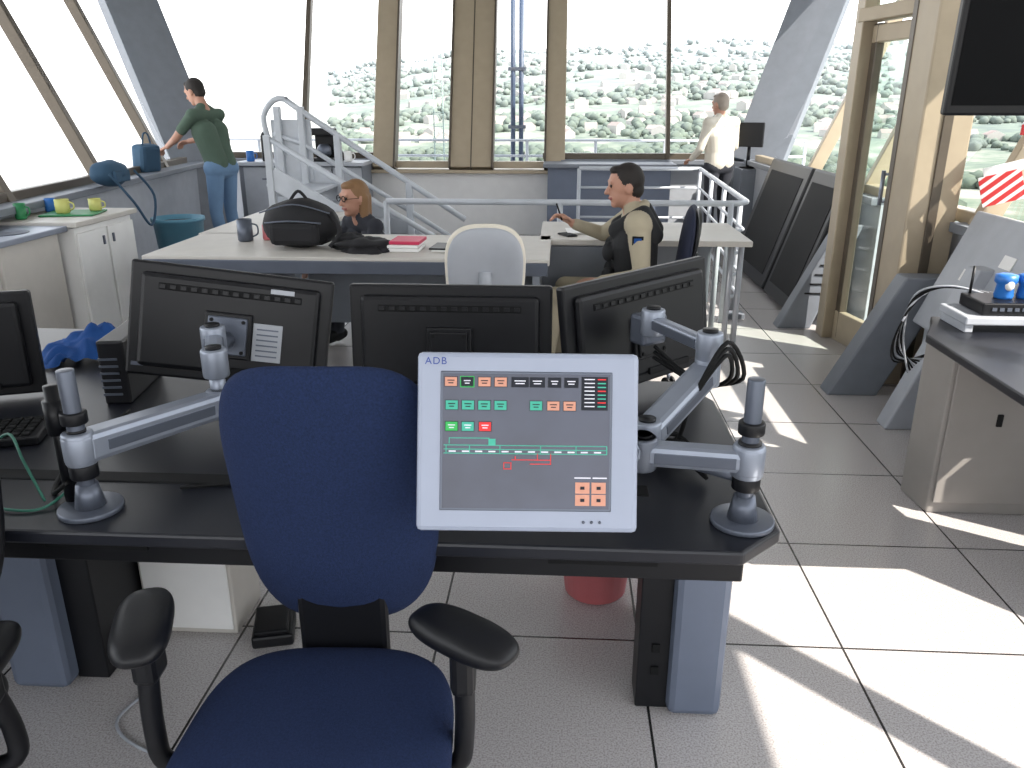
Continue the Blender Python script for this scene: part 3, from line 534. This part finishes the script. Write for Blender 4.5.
mug('coffee_mug',-3.32,5.25,.831,YEL,.045,.09);mug('coffee_mug',-3.18,5.4,.831,YEL,.04,.08);mug('coffee_mug',-3.46,5.02,.82,GREEN,.035,.1);mug('coffee_mug',-3.5,5.4,.82,BLUE,.035,.09)
b=B('blue_duffel_bag');c=V((-3.58,6.35,.91));b.sph(c+V((0,0,.09)),(.12,.18,.10),TEALC,jit=.15,rot=(0,0,-.2));b.box(c+V((.10,0,.07)),(.03,.22,.09),TEALC,bev=.012);b.tube([c+V((.1,-.18,.1)),c+V((.22,-.1,-.12)),c+V((.26,.05,-.32)),c+V((.24,.2,-.1)),c+V((.1,.2,.1))],.010,TEALC);b.done()
b=B('blue_shopping_bag');b.box((-3.96,7.72,1.03),(.16,.24,.26),TEALC,rot=(0,.1,-.3),bev=.04);b.tube([(-3.94,7.64,1.15),(-3.94,7.68,1.25),(-3.94,7.76,1.25),(-3.94,7.80,1.15)],.008,TEALC);b.done()
b=B('recycling_bin');b.lathe([(.15,0),(.17,.01),(.21,.55),(.225,.55),(.225,.58),(.2,.58),(.155,.02)],(-3.36,6.95,0),LBLUE,seg=32);b.lathe([(.2,.54),(.1,.55),(.01,.555)],(-3.36,6.95,0),BLACKM,cap=False);b.done()
b=B('back_counter');b.box((-3.0,9.56,.87),(1.5,.52,.04),GREYL);b.box((-3.0,9.6,.43),(1.45,.46,.84),GREY)
for x in(-3.5,-3.15,-2.8,-2.45):b.box((x,9.36,.44),(.33,.015,.78),GREYL,bev=.003);b.box((x+.1,9.345,.7),(.1,.015,.015),STEEL)
b.done()
b=B('right_counter');b.box((.55,9.6,.86),(1.5,.5,.04),GREY);b.box((.55,9.65,.43),(1.4,.4,.84),BLUEP);b.done()
b=B('coffee_maker');c=V((-2.75,9.56,.89));b.box(c+V((0,0,.02)),(.24,.26,.04),BLACK);b.box(c+V((0,.08,.19)),(.24,.1,.34),BLACK,bev=.01);b.box(c+V((0,0,.33)),(.24,.26,.08),BLACK,bev=.01);b.lathe([(.06,0),(.08,.03),(.08,.1),(.05,.14)],c+V((0,-.03,.05)),STEEL);b.done()
b=B('thermos_flask');b.lathe([(.055,0),(.06,.02),(.06,.26),(.04,.3),(.04,.34),(.0,.345)],(-3.25,9.5,.89),STEEL);b.tube([(-3.2,9.5,1.12),(-3.13,9.5,1.1),(-3.13,9.5,.98),(-3.2,9.5,.95)],.008,BLACK);b.done()
b=B('thermos_flask');b.lathe([(.055,0),(.06,.02),(.06,.28),(.04,.32),(.0,.345)],(-3.42,9.5,.89),BLACK);b.done()
for k,(x,m) in enumerate(((-3.05,WHITE),(-2.95,RED),(-2.45,WHITE),(-3.6,BLUE),(-2.55,BLACK))): mug('coffee_mug',x,9.44,.89,m,.045,.12)
b=B('computer_monitor');b.box((2.08,9.38,1.2),(.30,.04,.26),BLACK,rot=(0,0,-.5),bev=.008);b.box((2.08,9.41,1.2),(.24,.05,.19),BLACK,rot=(0,0,-.5),bev=.01);b.cyl((2.09,9.42,.86),(2.09,9.42,1.1),.02,BLACK);b.cyl((2.09,9.42,.845),(2.09,9.42,.86),.09,BLACK);b.done()
# ---------------------------------------------------------------- right desk, TV
b=B('side_desk');b.prism([(1.32,2.1),(1.32,2.85),(1.40,3.0),(1.45,3.12),(1.88,3.12),(2.0,2.5),(2.0,2.1)],.71,.74,DESK,bev=.005)
b.prism([(1.46,2.9),(1.44,3.1),(1.86,3.1),(1.86,2.9)],.0,.71,CABG,bev=.006);b.box((1.66,2.893,.36),(.37,.012,.62),CABG,bev=.003);b.box((1.66,2.885,.40),(.022,.01,.05),BLACKM)
b.box((1.95,2.3,.355),(.06,.4,.71),CABG);b.box((1.67,2.98,.785),(.42,.22,.03),GREYL,bev=.005)
for x in(1.48,1.86):b.box((x,2.98,.757),(.03,.2,.034),GREYL)
b.done()
b=B('network_router');b.box((1.66,2.98,.825),(.28,.18,.045),BLACK,bev=.005)
for k in range(8):b.box((1.56+k*.026,2.888,.825),(.016,.004,.012),STEEL,bev=0)
b.cyl((1.55,3.06,.84),(1.55,3.06,.95),.005,BLACK);b.done()
for x in(1.63,1.71):
    b=B('blue_handset_cradle');b.lathe([(.03,0),(.033,.01),(.028,.05),(.038,.06),(.038,.085),(.02,.09)],(x,2.98,.848),BLUE);b.sph((x,2.95,.90),(.016,.012,.02),WHITE);b.done()
b=B('loose_cables')
for k in range(9):
    o=.02*k;b.tube([(1.62+o*.5,3.06,.84),(1.5,3.12+o,.86-o*.3),(1.42-o*.3,3.22,.8-o),(1.42+o*.3,3.26+o,.62-o),(1.48+o*.4,3.3,.45+o*.5)],.004,BLACKM if k%3 else GREYL)
b.done()
for x,y in((1.80,3.03),(1.86,3.0)):
    b=B('coiled_cord');b.tube([(x+.008*math.cos(i*1.2),y+.008*math.sin(i*1.2),.8+.0062*i) for i in range(110)],.003,BLUEC if x<1.83 else BLACKM,seg=5,sub=1);b.done()
b=B('wall_television');R=T(1.86,3.15,1.78,-.12,.06);b.box((0,0,0),(.92,.05,.60),BLACK,bev=.01,mtx=R);b.box((0,-.026,.006),(.88,.003,.54),M('tv_glass',(3,4,7),.5,spec=.1),bev=0,mtx=R);b.box((0,.05,0),(.4,.06,.3),BLACK,bev=.02,mtx=R);b.cyl((1.86,3.22,1.8),(1.86,3.22,TOP+.02),.025,BLACK);b.done()
# ---------------------------------------------------------------- outside
b=B('balcony');b.box((-1,11.3,-.2),(9,2.4,.12),GREYL)
for z in(.2,.5,.8,1.02):b.tube([(-5.5,12.2,z),(3.5,12.2,z)],.018,GREYL,sub=1)
for k in range(10):b.cyl((-5.5+k,12.2,-.14),(-5.5+k,12.2,1.02),.022,GREYL)
b.done()
b=B('lattice_mast');Gm=M('mast_pale',(160,178,172),.5)
for x in(-1.9,-1.76):b.box((x,12.45,2.4),(.02,.02,5.1),Gm,bev=.003)
for k in range(24):b.box((-1.83,12.45,.0+k*.2),(.14,.01,.01),Gm,bev=.002)
b.done()
b=B('antenna_pole');PB=M('pole_blue',(52,66,88),.5)
for x,h_ in((-.72,3.4),(-.6,3.0)):b.cyl((x,12.45,-.13),(x,12.45,h_),.035,PB)
for z in(.4,1.2,2.0):b.box((-.66,12.45,z),(.26,.08,.05),STEEL)
b.done()
def sst(a,b_,x):
    t=min(1,max(0,(x-a)/(b_-a)));return t*t*(3-2*t)
def th(x,y):
    r=math.hypot(x,y);t=sst(300,2000,r);n=mnoise.fractal(V((x/420,y/420,3.1)),1,2,5);az=sst(-.55,.0,x/max(abs(y),1)) if y>0 else .3
    return -26+(22+116*az)*t+n*(4+34*t)*(.3+.7*az)
def outmat(name,cols,scale,detail=8,haze=(158,164,166),left_glare=False):
    m=bpy.data.materials.new(name);m.use_nodes=True;nt=m.node_tree;bs=nt.nodes['Principled BSDF'];N=nt.nodes.new;L=nt.links.new
    g=N('ShaderNodeNewGeometry');n=N('ShaderNodeTexNoise');n.inputs['Scale'].default_value=scale;n.inputs['Detail'].default_value=detail;n.inputs['Roughness'].default_value=.7;L(g.outputs['Position'],n.inputs['Vector'])
    r=N('ShaderNodeValToRGB');e=r.color_ramp.elements;e[0].position=cols[0][0];e[0].color=lin(cols[0][1]);e[1].position=cols[-1][0];e[1].color=lin(cols[-1][1])
    for p,c in cols[1:-1]:
        q=e.new(p);q.color=lin(c)
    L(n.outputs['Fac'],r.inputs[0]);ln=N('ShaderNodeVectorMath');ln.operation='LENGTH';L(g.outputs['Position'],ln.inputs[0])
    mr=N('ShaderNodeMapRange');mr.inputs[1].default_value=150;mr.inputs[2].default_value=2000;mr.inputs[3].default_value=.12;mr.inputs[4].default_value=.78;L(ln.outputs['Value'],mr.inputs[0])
    mx=N('ShaderNodeMix');mx.data_type='RGBA';L(mr.outputs[0],mx.inputs[0]);L(r.outputs[0],mx.inputs[6]);mx.inputs[7].default_value=lin(haze)  # aerial haze painted into the base colour, growing with distance
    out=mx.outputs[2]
    if left_glare:  # ground to the left painted pale to stand in for overexposed glare
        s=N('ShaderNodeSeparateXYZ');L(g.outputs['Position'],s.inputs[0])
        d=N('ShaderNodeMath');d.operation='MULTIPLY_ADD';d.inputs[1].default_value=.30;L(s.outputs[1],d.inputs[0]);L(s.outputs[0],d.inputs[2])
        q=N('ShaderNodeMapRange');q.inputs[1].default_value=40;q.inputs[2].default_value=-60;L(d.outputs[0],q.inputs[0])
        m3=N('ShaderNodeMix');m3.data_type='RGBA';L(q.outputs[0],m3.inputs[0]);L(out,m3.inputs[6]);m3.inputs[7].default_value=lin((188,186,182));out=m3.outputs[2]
    L(out,bs.inputs['Base Color']);bs.inputs['Roughness'].default_value=1;bs.inputs['Specular IOR Level'].default_value=0
    return m
TM=outmat('hillside_ground',[(.38,(56,68,54)),(.48,(80,92,70)),(.56,(104,106,90)),(.66,(140,134,124))],.03,left_glare=True)
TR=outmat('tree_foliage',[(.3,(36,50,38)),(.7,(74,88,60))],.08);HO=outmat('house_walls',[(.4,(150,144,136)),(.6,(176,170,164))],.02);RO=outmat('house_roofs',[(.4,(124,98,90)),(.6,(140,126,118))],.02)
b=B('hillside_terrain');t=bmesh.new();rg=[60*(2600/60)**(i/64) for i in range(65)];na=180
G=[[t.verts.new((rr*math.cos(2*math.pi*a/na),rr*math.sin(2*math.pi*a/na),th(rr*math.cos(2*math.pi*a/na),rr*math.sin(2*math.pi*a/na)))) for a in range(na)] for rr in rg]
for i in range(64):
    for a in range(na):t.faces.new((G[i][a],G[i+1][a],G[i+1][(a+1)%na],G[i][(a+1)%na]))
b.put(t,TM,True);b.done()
b=B('hillside_trees')
base=bmesh.new();bmesh.ops.create_icosphere(base,subdivisions=1,radius=1);bmesh.ops.subdivide_edges(base,edges=base.edges[:],cuts=1,use_grid_fill=True);bv=np.array([(v.co.normalized())[:] for v in base.verts]);base.verts.index_update();bf=[[v.index for v in f.verts] for f in base.faces];base.free()
VB=[np.array([1+.6*mnoise.noise(V(p)*2.3+V((k*7,0,0))) for p in bv]) for k in range(40)]
vs=[];fs=[];o=0
for k in range(14000):
    a=random.uniform(.15,1.84);rr=300*(1900/300)**random.random();x,y=rr*math.cos(a),rr*math.sin(a);s_=random.uniform(1.3,3.6)*(.75+rr/1400)
    if k<12: rr=random.uniform(120,190);a=random.uniform(.9,1.45);x,y=rr*math.cos(a),rr*math.sin(a);s_=random.uniform(5,8)
    if mnoise.noise(V((x/110,y/110,0)))<-.06 and k>=12: continue
    z=th(x,y);nz=VB[k%40];c_,q_=math.cos(k),math.sin(k);q=bv*nz[:,None]*s_;q=np.stack([q[:,0]*c_-q[:,1]*q_,q[:,0]*q_+q[:,1]*c_,q[:,2]*.85],1)+np.array([x,y,z+s_*.5])
    vs.append(q);fs+=[[i+o for i in f] for f in bf];o+=len(bv)
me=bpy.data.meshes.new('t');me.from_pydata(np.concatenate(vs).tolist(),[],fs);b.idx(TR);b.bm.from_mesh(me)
for f in b.bm.faces:f.smooth=True
b.done()
b=B('hillside_houses')
vs=[];fs=[];mi=[]
for k in range(1300):
    a=random.uniform(.15,1.83);rr=random.uniform(520,1950);x,y=rr*math.cos(a),rr*math.sin(a);z=th(x,y)-1;w_=random.uniform(3.5,6.5);d_=random.uniform(3,5);h_=random.uniform(3,6);c_,s_=math.cos(k),math.sin(k);o=len(vs)
    for (px,py,pz) in ((-w_,-d_,0),(w_,-d_,0),(w_,d_,0),(-w_,d_,0),(-w_,-d_,h_),(w_,-d_,h_),(w_,d_,h_),(-w_,d_,h_),(-w_,0,h_+2.2),(w_,0,h_+2.2)): vs.append((x+px*c_-py*s_,y+px*s_+py*c_,z+pz))
    for f,m_ in (((0,1,5,4),0),((1,2,6,5),0),((2,3,7,6),0),((3,0,4,7),0),((4,5,9,8),1),((6,7,8,9),1),((5,6,9),0),((7,4,8),0)): fs.append([i+o for i in f]);mi.append(m_)
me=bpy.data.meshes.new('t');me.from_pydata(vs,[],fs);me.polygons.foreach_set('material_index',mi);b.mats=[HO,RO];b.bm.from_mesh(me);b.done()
# ---------------------------------------------------------------- light
w=bpy.data.worlds.new('sky');scn.world=w;w.use_nodes=True;nt=w.node_tree;bg=nt.nodes['Background']
tc=nt.nodes.new('ShaderNodeTexCoord');sp=nt.nodes.new('ShaderNodeSeparateXYZ');rp=nt.nodes.new('ShaderNodeValToRGB')
rp.color_ramp.elements[0].color=(1,.98,.96,1);rp.color_ramp.elements[1].position=.7;rp.color_ramp.elements[1].color=(.80,.88,1,1)
nt.links.new(tc.outputs['Generated'],sp.inputs[0]);nt.links.new(sp.outputs['Z'],rp.inputs[0]);nt.links.new(rp.outputs[0],bg.inputs[0]);bg.inputs[1].default_value=3.5
sd=bpy.data.lights.new('sun','SUN');sd.energy=12;sd.angle=.007;sd.color=(1,.93,.84);so=bpy.data.objects.new('sun',sd);scn.collection.objects.link(so)
so.rotation_euler=V((.60,-.36,.68)).to_track_quat('Z','Y').to_euler()
# ---------------------------------------------------------------- camera
cd=bpy.data.cameras.new('camera');cam=bpy.data.objects.new('camera',cd);scn.collection.objects.link(cam);scn.camera=cam
cd.sensor_width=36;cd.lens=800/1024*36;cd.clip_end=6000;cd.clip_start=.05
cam.location=(0,0,1.52);cam.rotation_euler=(math.pi/2-math.atan(280/800),0,math.radians(3.38))
